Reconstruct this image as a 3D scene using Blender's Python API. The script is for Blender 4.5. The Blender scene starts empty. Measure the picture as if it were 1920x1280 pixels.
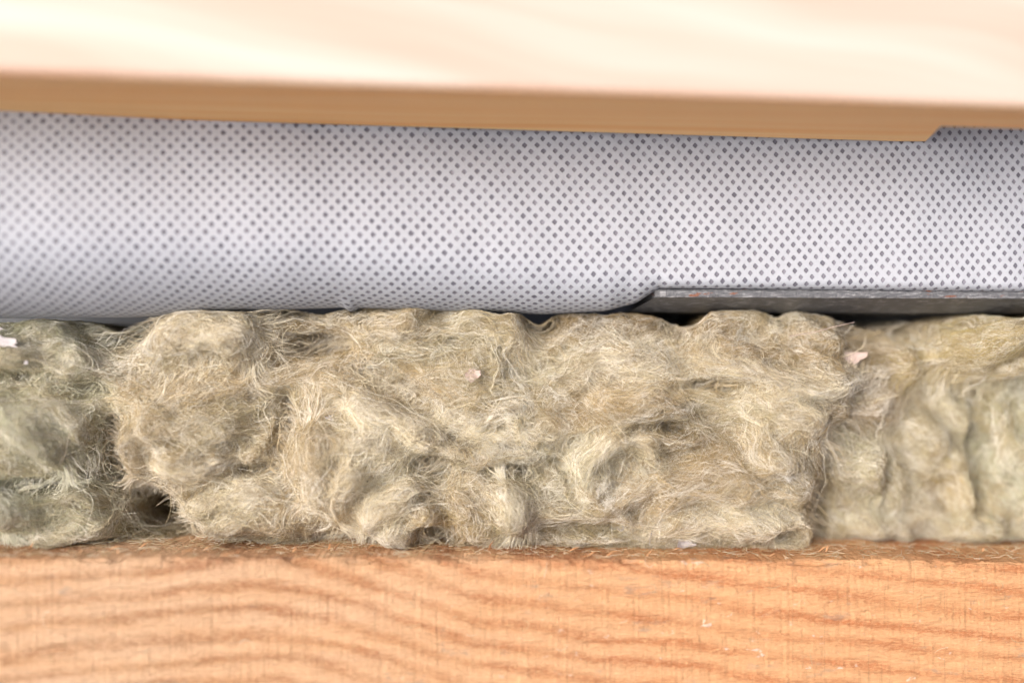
import bpy, math, random
import numpy as np
from mathutils import Vector, Matrix
from mathutils.bvhtree import BVHTree

# ------------------------------------------------------------------ scale, camera, light
# all construction coordinates are in u (about 0.1 mm): x right, y into the wall, z up the layer
K = 0.2/1920.0
D = 1920*50/36.0                       # camera distance to the plane of focus, in u
PITCH = math.radians(60)               # the layer lies sloping; the camera looks down on it
ROT = Matrix.Rotation(-PITCH, 4, 'X')
rng = np.random.default_rng(11); random.seed(5)
S = bpy.context.scene
S.render.resolution_x = 1024; S.render.resolution_y = 682
cam = bpy.data.cameras.new('camera'); camo = bpy.data.objects.new('camera', cam)
S.collection.objects.link(camo); S.camera = camo
cam.lens = 50; cam.sensor_width = 36; cam.clip_start = 0.01; cam.clip_end = 100
camo.matrix_world = ROT @ Matrix.Translation((0, -D*K, 0)) @ Matrix.Rotation(math.pi/2, 4, 'X')
cam.dof.use_dof = True; cam.dof.focus_distance = (D+5)*K; cam.dof.aperture_fstop = 4.4

SUN_DIR_LOCAL = Vector((-0.46, -1.0, 0.14)).normalized()      # towards the sun, construction frame
SUN_DIR = (ROT.to_3x3() @ SUN_DIR_LOCAL).normalized()
elev = math.asin(SUN_DIR.z); azim = math.atan2(SUN_DIR.x, SUN_DIR.y)
W = bpy.data.worlds.new('World'); S.world = W; W.use_nodes = True
nt = W.node_tree; bg = nt.nodes['Background']
sky = nt.nodes.new('ShaderNodeTexSky'); sky.sky_type = 'NISHITA'; sky.sun_disc = False
sky.sun_elevation = elev; sky.sun_rotation = azim; sky.air_density = 0.55; sky.dust_density = 10.0; sky.ozone_density = 0.4
nt.links.new(sky.outputs[0], bg.inputs[0]); bg.inputs[1].default_value = 0.15
sl = bpy.data.lights.new('sun', 'SUN'); sl.energy = 1.5; sl.angle = math.radians(24); sl.color = (1.0, 0.965, 0.92)
so = bpy.data.objects.new('sun', sl); S.collection.objects.link(so)
so.rotation_euler = SUN_DIR.to_track_quat('Z', 'Y').to_euler()
S.view_settings.view_transform = 'Standard'; S.view_settings.look = 'None'
S.view_settings.gamma = 1; S.view_settings.exposure = 0.50
S.cycles_curves.shape = 'RIBBONS'

# ------------------------------------------------------------------ numpy noise
_tab = np.random.default_rng(3).random((256, 256))
def vnoise(x, y, seed=0):
    x = np.asarray(x, float)+seed*17.31; y = np.asarray(y, float)+seed*9.77
    xi = np.floor(x).astype(int); yi = np.floor(y).astype(int)
    fx = x-xi; fy = y-yi; fx = fx*fx*(3-2*fx); fy = fy*fy*(3-2*fy)
    a = _tab[xi & 255, yi & 255]; b = _tab[(xi+1) & 255, yi & 255]
    c = _tab[xi & 255, (yi+1) & 255]; d = _tab[(xi+1) & 255, (yi+1) & 255]
    return (a*(1-fx)+b*fx)*(1-fy)+(c*(1-fx)+d*fx)*fy
def fbm(x, y, seed=0, octv=4):
    s = 0; a = 0.5; t = 0
    for k in range(octv):
        s = s+a*vnoise(x*2**k, y*2**k, seed+k*5); t += a; a *= 0.5
    return s/t
def sstep(a, b, x):
    t = np.clip((x-a)/(b-a), 0, 1); return t*t*(3-2*t)

def at(px, py, y):                     # a photo pixel at depth y -> construction coordinates
    f = (D+y)/D
    return np.array([(px-960)*f, y, (640-py)*f])

# ------------------------------------------------------------------ object helpers
tops = []
def tag(o, label=None, cat=None, group=None, kind=None):
    if label: o['label'] = label
    if cat: o['category'] = cat
    if group: o['group'] = group
    if kind: o['kind'] = kind
    return o
def link(o, parent=None):
    S.collection.objects.link(o)
    if parent: o.parent = parent
    else: tops.append(o)
    return o
def empty(name, base):
    o = bpy.data.objects.new(name, None); o.empty_display_size = 0.01
    o.location = Vector(base)*K; link(o); return o
def mesh_obj(name, V, F, mat, parent=None, base=None, smooth=True, uv=None):
    V = np.asarray(V, float)*K
    if parent is not None:
        p = parent; off = Vector((0, 0, 0))
        while p is not None: off += p.location; p = p.parent
        V = V-np.array(off)
    b = None
    if base is not None: b = np.asarray(base, float)*K; V = V-b
    me = bpy.data.meshes.new(name)
    if isinstance(F, np.ndarray) and F.ndim == 2:
        n = F.shape[1]
        me.vertices.add(len(V)); me.vertices.foreach_set('co', V.ravel())
        me.loops.add(F.size); me.loops.foreach_set('vertex_index', F.ravel().astype(np.int32))
        me.polygons.add(len(F)); me.polygons.foreach_set('loop_start', np.arange(0, F.size, n, dtype=np.int32))
        me.polygons.foreach_set('loop_total', np.full(len(F), n, np.int32))
        me.update(calc_edges=True); me.validate()
    else:
        me.from_pydata([tuple(v) for v in V], [], [tuple(int(i) for i in f) for f in F])
    if smooth: me.polygons.foreach_set('use_smooth', np.ones(len(me.polygons), bool))
    if uv is not None:
        ul = me.uv_layers.new(name='UVMap')
        idx = np.zeros(len(me.loops), np.int32); me.loops.foreach_get('vertex_index', idx)
        ul.data.foreach_set('uv', np.asarray(uv, float)[idx].ravel())
    me.materials.append(mat)
    o = bpy.data.objects.new(name, me)
    if b is not None: o.location = Vector(b)
    return link(o, parent)
def grid_faces(nu, nv, wrap=False):
    i, j = np.meshgrid(np.arange(nu-1), np.arange(nv if wrap else nv-1), indexing='ij')
    j2 = (j+1) % nv
    return np.stack([i*nv+j, (i+1)*nv+j, (i+1)*nv+j2, i*nv+j2], -1).reshape(-1, 4)

def curves_obj(name, P, R, tint, mat, parent):
    """P (n,k,3) in u, R (n,k) radii in u, tint (n,3): one hair-curves object"""
    n, k, _ = P.shape
    off = Vector((0, 0, 0)); p = parent
    while p is not None: off += p.location; p = p.parent
    hc = bpy.data.hair_curves.new(name)
    hc.add_curves([k]*n)
    pos = (P*K-np.array(off)).astype(np.float32)
    hc.attributes['position'].data.foreach_set('vector', pos.ravel())
    ra = hc.attributes.get('radius') or hc.attributes.new('radius', 'FLOAT', 'POINT')
    ra.data.foreach_set('value', (R*K).astype(np.float32).ravel())
    ca = hc.attributes.new('tint', 'FLOAT_VECTOR', 'CURVE')
    ca.data.foreach_set('vector', tint.astype(np.float32).ravel())
    hc.materials.append(mat)
    o = bpy.data.objects.new(name, hc); o['kind'] = 'stuff'
    return link(o, parent)

# ------------------------------------------------------------------ node helpers
class G:
    def __init__(s, name):
        s.m = bpy.data.materials.new(name); s.m.use_nodes = True; s.t = s.m.node_tree
        s.N = s.t.nodes; s.b = s.N['Principled BSDF']; s.out = s.N['Material Output']
    def put(s, inp, v):
        if v is None: return
        if hasattr(v, 'links'): s.t.links.new(v, inp)
        else: inp.default_value = v
    def M(s, op, a, b=None, c=None, clamp=False):
        n = s.N.new('ShaderNodeMath'); n.operation = op; n.use_clamp = clamp
        s.put(n.inputs[0], a); s.put(n.inputs[1], b); s.put(n.inputs[2], c); return n.outputs[0]
    def coords(s, scale=1/K):
        tc = s.N.new('ShaderNodeTexCoord'); v = s.N.new('ShaderNodeVectorMath'); v.operation = 'SCALE'
        s.put(v.inputs[0], tc.outputs['Object']); v.inputs['Scale'].default_value = scale
        sp = s.N.new('ShaderNodeSeparateXYZ'); s.put(sp.inputs[0], v.outputs[0])
        return v.outputs[0], sp.outputs[0], sp.outputs[1], sp.outputs[2]
    def vec(s, x, y, z):
        n = s.N.new('ShaderNodeCombineXYZ'); s.put(n.inputs[0], x); s.put(n.inputs[1], y); s.put(n.inputs[2], z); return n.outputs[0]
    def mul(s, v, xyz):
        n = s.N.new('ShaderNodeVectorMath'); n.operation = 'MULTIPLY'; s.put(n.inputs[0], v); n.inputs[1].default_value = xyz; return n.outputs[0]
    def noise(s, v, scale=1, detail=4, rough=0.5, dist=0.0):
        n = s.N.new('ShaderNodeTexNoise'); s.put(n.inputs['Vector'], v); n.inputs['Scale'].default_value = scale
        n.inputs['Detail'].default_value = detail; n.inputs['Roughness'].default_value = rough; n.inputs['Distortion'].default_value = dist
        return n.outputs[0]
    def ramp(s, f, stops, interp='LINEAR'):
        n = s.N.new('ShaderNodeValToRGB'); r = n.color_ramp; r.interpolation = interp
        while len(r.elements) < len(stops): r.elements.new(0.5)
        for e, (p, c) in zip(r.elements, stops):
            e.position = p; e.color = (c, c, c, 1) if isinstance(c, (int, float)) else (*c, 1)
        s.put(n.inputs[0], f); return n.outputs[0]
    def mix(s, f, a, b, mode='MIX'):
        n = s.N.new('ShaderNodeMix'); n.data_type = 'RGBA'; n.blend_type = mode
        s.put(n.inputs[0], f)
        for i, v in ((6, a), (7, b)):
            if isinstance(v, tuple) and len(v) == 3: v = (*v, 1)
            s.put(n.inputs[i], v)
        return n.outputs[2]
    def bump(s, h, dist_u, strength=1.0):
        n = s.N.new('ShaderNodeBump'); s.put(n.inputs['Height'], h); n.inputs['Distance'].default_value = dist_u*K
        n.inputs['Strength'].default_value = strength; s.put(s.b.inputs['Normal'], n.outputs[0]); return n
    def base(s, c, rough=0.7, spec=0.3):
        if isinstance(c, tuple): c = (*c, 1)
        s.put(s.b.inputs['Base Color'], c); s.put(s.b.inputs['Roughness'], rough)
        s.b.inputs['Specular IOR Level'].default_value = spec; return s.m

# wool fibre: diffuse hair with some light passing through, colour per fibre
def mat_fibre():
    g = G('wool_fibre'); a = g.N.new('ShaderNodeAttribute'); a.attribute_name = 'tint'
    d = g.N.new('ShaderNodeBsdfDiffuse'); t = g.N.new('ShaderNodeBsdfTranslucent'); gl = g.N.new('ShaderNodeBsdfGlossy')
    g.put(d.inputs[0], a.outputs['Vector']); g.put(t.inputs[0], a.outputs['Vector'])
    gl.inputs['Roughness'].default_value = 0.38; gl.inputs[0].default_value = (0.9, 0.9, 0.88, 1)
    m1 = g.N.new('ShaderNodeMixShader'); m1.inputs[0].default_value = 0.22
    g.put(m1.inputs[1], d.outputs[0]); g.put(m1.inputs[2], t.outputs[0])
    m2 = g.N.new('ShaderNodeMixShader'); m2.inputs[0].default_value = 0.14
    g.put(m2.inputs[1], m1.outputs[0]); g.put(m2.inputs[2], gl.outputs[0])
    g.t.links.new(m2.outputs[0], g.out.inputs[0]); return g.m
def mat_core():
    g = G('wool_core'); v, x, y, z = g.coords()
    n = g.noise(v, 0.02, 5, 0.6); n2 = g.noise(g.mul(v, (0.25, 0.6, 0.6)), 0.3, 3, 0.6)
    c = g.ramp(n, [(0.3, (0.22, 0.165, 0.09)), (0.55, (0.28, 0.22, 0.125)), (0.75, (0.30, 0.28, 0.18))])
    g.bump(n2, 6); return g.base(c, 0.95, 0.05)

def mat_beam():
    g = G('rough_sawn_larch'); v, x, y, z = g.coords()
    warp = g.noise(g.vec(g.M('MULTIPLY', x, 0.004), 0.0, g.M('MULTIPLY', z, 0.012)), 1, 3, 0.6)
    # ring lines: level on the left, falling to the right
    t = g.M('DIVIDE', g.M('ADD', x, 470.0), 400.0, clamp=True)
    st = g.M('SMOOTH_MIN', t, 1.0, 0.2)
    gx = g.M('ADD', g.M('MULTIPLY', g.M('MAXIMUM', g.M('ADD', x, 420.0), 0.0), 0.13), g.M('MULTIPLY', g.M('MULTIPLY', st, st), 70.0))
    lf = g.M('MAXIMUM', g.M('MULTIPLY', g.M('ADD', x, 560.0), -1.0), 0.0)
    gx = g.M('ADD', gx, g.M('MULTIPLY', lf, 0.09))
    vv = g.M('SUBTRACT', g.M('MULTIPLY', z, -1.0), gx)
    vv = g.M('ADD', vv, g.M('MULTIPLY', warp, 48.0))
    ph = g.M('FRACT', g.M('DIVIDE', g.M('ADD', vv, g.M('MULTIPLY', g.noise(g.mul(v, (0.0012, 0, 0.011)), 1, 2), 50.0)), 42.0))
    tear = g.noise(g.mul(v, (0.028, 0.1, 0.16)), 1, 5, 0.72)
    tear2 = g.noise(g.mul(v, (0.08, 0.2, 0.5)), 1, 4, 0.7)
    ph2 = g.M('ADD', ph, g.M('MULTIPLY', g.M('SUBTRACT', tear, 0.5), 0.65))
    band = g.ramp(ph2, [(0.0, 0.15), (0.20, 0.80), (0.52, 1.0), (0.74, 0.40), (0.90, 0.0), (1.0, 0.12)])
    dash = g.ramp(g.noise(g.mul(v, (0.09, 0.2, 0.60)), 1, 5, 0.8), [(0.42, 0.0), (0.58, 1.0)])
    band = g.M('SUBTRACT', 1.0, g.M('MULTIPLY', g.M('SUBTRACT', 1.0, band), g.M('ADD', 0.42, g.M('MULTIPLY', dash, 0.75))), clamp=True)
    fade = g.ramp(g.noise(g.mul(v, (0.0035, 0.01, 0.009)), 1, 3, 0.6), [(0.36, 0.50), (0.60, 1.0)])
    band = g.M('SUBTRACT', 1.0, g.M('MULTIPLY', g.M('SUBTRACT', 1.0, band), fade), clamp=True)
    dash2 = g.ramp(g.noise(g.mul(v, (0.06, 0.3, 0.50)), 1.3, 5, 0.85), [(0.46, 0.0), (0.60, 1.0)])
    band = g.M('SUBTRACT', band, g.M('ADD', g.M('MULTIPLY', dash, 0.12), g.M('MULTIPLY', dash2, 0.30)), clamp=True)
    side = g.M('DIVIDE', g.M('ADD', x, 700.0), 1100.0, clamp=True)        # browner left, redder right wood
    light = g.mix(side, (0.89, 0.635, 0.425), (0.93, 0.565, 0.30))
    dark = g.mix(side, (0.42, 0.21, 0.11), (0.58, 0.21, 0.085))
    c = g.mix(band, dark, light)
    big = g.noise(g.mul(v, (0.003, 0.01, 0.02)), 1, 3, 0.5)
    c = g.mix(g.ramp(big, [(0.35, 0.0), (0.7, 0.45)]), c, (0.80, 0.45, 0.22))
    # yellow chips where the blade tore the grain
    ch = g.ramp(tear2, [(0.60, 0.0), (0.68, 0.9)])
    c = g.mix(g.M('MULTIPLY', ch, 0.8), c, (0.96, 0.70, 0.38))
    dk = g.ramp(g.noise(g.mul(v, (0.035, 0.2, 0.33)), 1, 5, 0.75), [(0.58, 0.0), (0.72, 0.6)])
    c = g.mix(dk, c, (0.36, 0.17, 0.07))
    # saw marks across the grain
    saw = g.noise(g.vec(g.M('MULTIPLY', x, 0.17), 0.0, g.M('MULTIPLY', z, 0.012)), 1, 3, 0.6)
    sw = g.ramp(saw, [(0.30, 0.8), (0.46, 0.0)])
    patch = g.ramp(g.noise(g.mul(v, (0.008, 0.0, 0.02)), 1, 3, 0.6), [(0.40, 0.0), (0.6, 1.0)])
    c = g.mix(g.M('MULTIPLY', sw, g.M('MULTIPLY', patch, 0.5)), c, (0.30, 0.14, 0.06))
    cut = g.M('FRACT', g.M('DIVIDE', g.M('ADD', x, g.M('MULTIPLY', g.noise(g.mul(v, (0.004, 0, 0)), 1, 1), 160.0)), 47.0))
    cl = g.M('MULTIPLY', g.ramp(g.M('ABSOLUTE', g.M('SUBTRACT', cut, 0.5)), [(0.0, 0.8), (0.022, 0.0)]),
             g.ramp(g.noise(g.mul(v, (0.02, 0.0, 0.018)), 1, 2), [(0.45, 0.0), (0.6, 1.0)]))
    c = g.mix(g.M('MULTIPLY', cl, 0.5), c, (0.30, 0.15, 0.08))
    # greyed patches and pale flecks
    gr = g.ramp(g.noise(g.mul(v, (0.011, 0.02, 0.033)), 1, 5, 0.7), [(0.60, 0.0), (0.72, 0.55)])
    c = g.mix(gr, c, (0.42, 0.33, 0.27))
    wf = g.ramp(g.noise(g.mul(v, (0.028, 0.05, 0.06)), 1.0, 3, 0.6, 0.4), [(0.67, 0.0), (0.72, 0.8)])
    wf = g.M('MULTIPLY', wf, g.M('MULTIPLY', side, side))
    c = g.mix(wf, c, (0.92, 0.82, 0.70))
    h = g.M('ADD', g.M('MULTIPLY', tear, 1.0), g.M('ADD', g.M('MULTIPLY', tear2, 0.5), g.M('MULTIPLY', saw, 0.18)))
    g.bump(h, 13, 1.0)
    return g.base(c, 0.8, 0.2)

def mat_batten():
    g = G('planed_pine'); v, x, y, z = g.coords()
    w = g.noise(g.mul(v, (0.0009, 0.003, 0.003)), 1, 2, 0.5)
    q = g.M('ADD', g.M('ADD', g.M('MULTIPLY', z, 0.55), g.M('MULTIPLY', y, 0.8)), g.M('MULTIPLY', w, 120.0))
    n1 = g.noise(g.vec(g.M('MULTIPLY', x, 0.0004), g.M('MULTIPLY', q, 0.021), 0.0), 1, 4, 0.55)
    n2 = g.noise(g.vec(g.M('MULTIPLY', x, 0.002), g.M('MULTIPLY', q, 0.12), 3.0), 1, 3, 0.6)
    c = g.ramp(n1, [(0.30, (0.66, 0.33, 0.12)), (0.42, (0.78, 0.46, 0.21)), (0.6, (0.82, 0.55, 0.31)), (0.8, (0.84, 0.62, 0.40))])
    c = g.mix(g.ramp(n2, [(0.45, 0.0), (0.8, 0.4)]), c, (0.60, 0.36, 0.17))
    warm_shade = g.M('DIVIDE', g.M('SUBTRACT', g.M('SUBTRACT', y, g.M('MULTIPLY', x, 0.09)), -98.0), 25.0, clamp=True)  # warm bounce light behind the front painted in as orange; lit front kept pale
    c = g.mix(warm_shade, g.mix(0.06, g.mix(g.ramp(n1, [(0.38, 0.0), (0.62, 1.0)]), (0.42, 0.32, 0.275), (0.49, 0.425, 0.395)), c), g.mix(g.ramp(n1, [(0.34, 0.0), (0.62, 1.0)]), (0.88, 0.42, 0.12), (0.96, 0.63, 0.28)))
    g.bump(n2, 1.2, 0.6)
    g.put(g.b.inputs['Coat Weight'], g.M('SUBTRACT', 0.25, g.M('MULTIPLY', warm_shade, 0.25))); g.b.inputs['Coat Roughness'].default_value = 0.38
    return g.base(c, 0.55, 0.25)

def mat_membrane():
    g = G('breather_membrane'); uv = g.N.new('ShaderNodeUVMap'); uv.uv_map = 'UVMap'
    sp = g.N.new('ShaderNodeSeparateXYZ'); g.put(sp.inputs[0], uv.outputs[0])
    nz = g.noise(uv.outputs[0], 0.012, 2, 0.5); nz2 = g.noise(uv.outputs[0], 0.10, 2, 0.5)
    u = g.M('ADD', sp.outputs[0], g.M('MULTIPLY', g.M('SUBTRACT', nz, 0.5), 9.0))
    w = g.M('ADD', sp.outputs[1], g.M('MULTIPLY', g.M('SUBTRACT', nz2, 0.5), 1.2))
    U_ = g.M('DIVIDE', u, 23.0); V_ = g.M('DIVIDE', w, 24.5)
    U2 = g.M('ADD', U_, g.M('MULTIPLY', V_, 0.07)); V2 = g.M('SUBTRACT', V_, g.M('MULTIPLY', U_, 0.05))
    a = g.M('ADD', U2, V2); b = g.M('SUBTRACT', U2, V2)
    # a lattice cell: distance from its centre, slightly rounded square
    def cell(q):
        d = g.M('ABSOLUTE', g.M('SUBTRACT', g.M('FRACT', q), 0.5)); return d
    da, db = cell(a), cell(b)
    d4 = g.M('POWER', g.M('ADD', g.M('POWER', da, 5.0), g.M('POWER', db, 5.0)), 1/5.0)
    wn = g.N.new('ShaderNodeTexWhiteNoise'); g.put(wn.inputs['Vector'], g.vec(g.M('FLOOR', a), g.M('FLOOR', b), 0.0))
    d4 = g.M('ADD', d4, g.M('MULTIPLY', g.M('SUBTRACT', wn.outputs[0], 0.5), 0.03))
    dot = g.ramp(d4, [(0.19, 1.0), (0.255, 0.0)])
    fib = g.noise(g.mul(uv.outputs[0], (0.35, 0.35, 1)), 1, 3, 0.7, 2.0)
    cloth = g.ramp(fib, [(0.3, (0.34, 0.365, 0.41)), (0.7, (0.405, 0.435, 0.49))])
    dcol = g.mix(wn.outputs[0], (0.11, 0.11, 0.14), (0.20, 0.20, 0.24))
    c = g.mix(g.M('MULTIPLY', dot, 0.95), cloth, dcol)
    h = g.M('SUBTRACT', g.M('MULTIPLY', fib, 0.25), g.M('MULTIPLY', dot, 1.0))
    g.bump(h, 2.2, 0.8)
    return g.base(c, g.M('SUBTRACT', 0.8, g.M('MULTIPLY', dot, 0.25)), 0.12)

def mat_steel():
    g = G('galvanised_steel'); v, x, y, z = g.coords()
    n = g.noise(g.mul(v, (0.05, 0.05, 0.25)), 1, 5, 0.7); n2 = g.noise(v, 0.25, 3, 0.6)
    c = g.ramp(n, [(0.34, (0.075, 0.078, 0.085)), (0.52, (0.115, 0.12, 0.13)), (0.70, (0.30, 0.305, 0.32))])
    r = g.ramp(g.noise(g.mul(v, (0.022, 0.03, 0.07)), 1, 4, 0.65), [(0.585, 0.0), (0.64, 0.9)])
    top = g.M('GREATER_THAN', z, 2.0)
    r = g.M('MULTIPLY', r, top)
    c = g.mix(r, c, (0.17, 0.06, 0.028))
    g.put(g.b.inputs['Metallic'], g.M('SUBTRACT', 0.25, g.M('MULTIPLY', r, 0.2)))
    g.bump(n2, 2.0, 0.7)
    return g.base(c, g.M('ADD', 0.32, g.M('MULTIPLY', n, 0.3)), 0.5)

def mat_plain(name, c, c2, scale=0.1, rough=0.8, bump=1.5):
    g = G(name); v, x, y, z = g.coords(); n = g.noise(v, scale, 4, 0.6)
    g.bump(n, bump); return g.base(g.ramp(n, [(0.35, c), (0.7, c2)]), rough, 0.2)

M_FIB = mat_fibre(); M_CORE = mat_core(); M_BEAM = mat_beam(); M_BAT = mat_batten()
M_MEM = mat_membrane(); M_STEEL = mat_steel()
M_PAPER = mat_plain('torn_paper', (0.40, 0.315, 0.28), (0.50, 0.40, 0.37), 0.08)
M_WHITE = mat_plain('white_flake', (0.38, 0.36, 0.375), (0.46, 0.44, 0.45), 0.08)
M_DIRT = mat_plain('dirt', (0.05, 0.04, 0.03), (0.10, 0.08, 0.06), 0.3)
M_SPL = mat_plain('fresh_splinter', (0.50, 0.24, 0.11), (0.66, 0.40, 0.22), 0.05)
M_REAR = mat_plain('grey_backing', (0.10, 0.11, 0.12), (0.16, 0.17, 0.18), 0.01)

# ------------------------------------------------------------------ lower beam
def ring_relief(x, z):
    t = np.clip((x+470)/400, 0, 1)
    g = 0.13*np.maximum(x+420, 0)+70*t*t+0.09*np.maximum(-(x+560), 0)
    return g
def build_beam():
    X = np.linspace(-1500, 1500, 1100)
    zt = lambda x: -391-0.0175*x                   # top edge, the beam leans a little
    yf = lambda x: -112+0.09*x                     # front face, swung a few degrees
    prof = []                                      # (dy, dz) from the top front edge, ny, nz
    for dz in np.linspace(-520, -14, 190): prof.append((0, dz, -1, 0))
    for a in np.linspace(0.15, 1.42, 7): prof.append((12-12*math.cos(a), -12+12*math.sin(a), -math.cos(a), math.sin(a)))
    for dy in np.concatenate([np.linspace(16, 330, 70), np.linspace(350, 900, 10)]): prof.append((dy, 0, 0, 1))
    prof = np.array(prof)
    XX, I = np.meshgrid(X, np.arange(len(prof)), indexing='ij')
    dy, dz, ny, nz = prof[I, 0], prof[I, 1], prof[I, 2], prof[I, 3]
    # relief of the torn grain
    s = dz-dy; vv = -(zt(XX)+dz)-ring_relief(XX, dz)
    rel = 4.5*(fbm(XX/38, s/7, 1, 4)-0.5)*2+7*(fbm(XX/160, vv/22, 2, 3)-0.5)*2
    saw = 1.2*(vnoise(XX/2.6, s/90, 4)-0.5)*2
    edge = np.exp(-((dz+dy*0.6)/14.0)**2)
    rel = rel*0.75+saw-edge*np.maximum(0, fbm(XX/45, s/10+0.3, 7, 4)-0.47)*55
    V = np.stack([XX, yf(XX)+dy+ny*rel, zt(XX)+dz+nz*rel*(0.9)], -1)
    nu, nv = XX.shape
    F = grid_faces(nu, nv)
    V = V.reshape(-1, 3); n0 = len(V)
    o = mesh_obj('timber_beam', V, F[:, ::-1].copy(), M_BEAM, base=(0, -150, -905))
    # closed back, bottom and ends
    x0, x1 = X[0], X[-1]
    B = []
    for x in (x0, x1):
        B += [(x, yf(x), zt(x)-521), (x, yf(x)+901, zt(x)-521), (x, yf(x)+901, zt(x)-1), (x, yf(x)+6, zt(x)-6)]
    mesh_obj('sawn_end', B, [(0, 1, 2, 3), (4, 7, 6, 5), (0, 4, 5, 1), (1, 5, 6, 2)], M_BEAM, parent=o, smooth=False)
    # object coordinates of the material start at the base; fine
    return tag(o, 'orange rough sawn timber beam with curved growth rings along the bottom', 'beam')
beam = build_beam()

# ------------------------------------------------------------------ upper batten
def build_batten():
    R = 14
    def plan(x):                                    # front y, back y, underside z at x
        f = (x+960)/1920
        yfr = -584+f*173; yb = -172+f*165; zu = 399-f*33
        return yfr, yb, zu
    xs = np.concatenate([np.linspace(-1400, 712, 90), [722, 722.5], np.linspace(775, 1500, 40)])
    sec = []
    for x in xs:
        yfr, yb, zu = plan(x)
        xb = x
        if x > 722.2: yb = yb-188
        elif x > 719: xb = 766
        pts = []
        H = 560
        pts.append((yb, zu+H)); pts.append((yfr+R, zu+H))
        for a in np.linspace(0, math.pi/2, 5): pts.append((yfr+R-R*math.sin(a), zu+H-R+R*math.cos(a)))
        for a in np.linspace(0, math.pi/2, 7): pts.append((yfr+R-R*math.cos(a), zu+R-R*math.sin(a)))
        pts.append(((yfr+yb)/2, zu)); pts.append((yb-5, zu)); pts.append((yb-1.2, zu+1.2)); pts.append((yb, zu+5))
        sec.append([(xb if p[0] > yb-6 else x, p[0], p[1]) for p in pts])
    V = np.array(sec); nu, nv, _ = V.shape
    F = [tuple(f) for f in grid_faces(nu, nv, wrap=True)]
    F += [tuple(range(nv)), tuple(range((nu-1)*nv, nu*nv))[::-1]]
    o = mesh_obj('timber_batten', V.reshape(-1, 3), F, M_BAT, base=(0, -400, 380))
    bv = o.modifiers.new('soft edges', 'BEVEL'); bv.width = 2*K; bv.segments = 1; bv.limit_method = 'ANGLE'; bv.angle_limit = math.radians(60)
    o.data.polygons.foreach_set('use_smooth', np.zeros(len(o.data.polygons), bool))
    return tag(o, 'pale planed pine batten out of focus across the top with notched right end', 'batten')
build_batten()

# ------------------------------------------------------------------ membrane
def mem_surface():
    X = np.linspace(-1500, 1500, 420)
    XU = np.linspace(-1500, 1500, 601); CU = np.cumsum(23.0/np.interp(XU, [-960, 0, 500, 960], [23.3, 22.6, 21.2, 19.9]))*5.0
    V = []; UV = []
    for x in X:
        f = (x+960)/1920
        yfr = np.interp(x, [-1500, -960, -300, 250, 960, 1500], [-350, -290, -130, -38, 20, 60])
        zb = np.interp(x, [-1500, -960, -720, -500, -310, -270, 0, 60, 180, 235, 275, 960, 1500], [40, 46, 48, 62, 68, 66, 58, 56, 62, 76, 103, 98, 92])
        r = np.interp(x, [-1500, -960, -400, 100, 220, 290, 1500], [170, 150, 120, 95, 70, 16, 12])
        depth = np.interp(x, [-960, 200, 290, 1500], [330, 300, 240, 240])
        ytop = yfr+np.interp(x, [-960, 960], [100, 12])
        prof = []
        ztop = 620
        for t in np.linspace(0, 1, 46):                         # from behind the batten down to the belly
            z = ztop+(zb+r-ztop)*t
            q = t**1.3
            y = ytop+(yfr-ytop)*(q*q*(3-2*q))
            prof.append((y, z))
        for a in np.linspace(0.07, math.pi/2, 22):              # belly rolls under
            prof.append((yfr+r*1.5-1.5*r*math.cos(a), zb+r-r*math.sin(a)))
        yu = yfr+1.5*r
        for t in np.linspace(0.05, 1, 14): prof.append((yu+depth*t, zb+ (0 if x > 270 else 22)*t*t))
        prof = np.array(prof)
        # soft undulation of the cloth
        wob = 26*(fbm(x/330, prof[:, 1]/260, 9, 2)-0.5)+7*(fbm(x/90, prof[:, 1]/120, 12, 2)-0.5)
        prof[:, 0] += wob
        L = np.concatenate([[0], np.cumsum(np.hypot(*np.diff(prof, axis=0).T))])
        ux = np.interp(x, XU, CU)
        for (y, z), l in zip(prof, L):
            V.append((x, y, z)); UV.append((ux, -l))
    nv = len(prof)
    return np.array(V), np.array(UV), len(X), nv
mv, muv, mnu, mnv = mem_surface()
# small pinch where the seam sticks out at the hem
hx = np.exp(-((mv[:, 0]+305)/9)**2)*np.exp(-((mv[:, 2]-66)/14)**2); mv[:, 2] -= hx*9
mo = mesh_obj('breather_membrane', mv, grid_faces(mnu, mnv)[:, ::-1].copy(), M_MEM, base=(0, 0, 60), uv=muv)
sm = mo.modifiers.new('thickness', 'SOLIDIFY'); sm.thickness = 3*K; sm.offset = 1
tag(mo, 'pale grey membrane printed with dark diamond dots, bulging between batten and wool', 'membrane')

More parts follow.
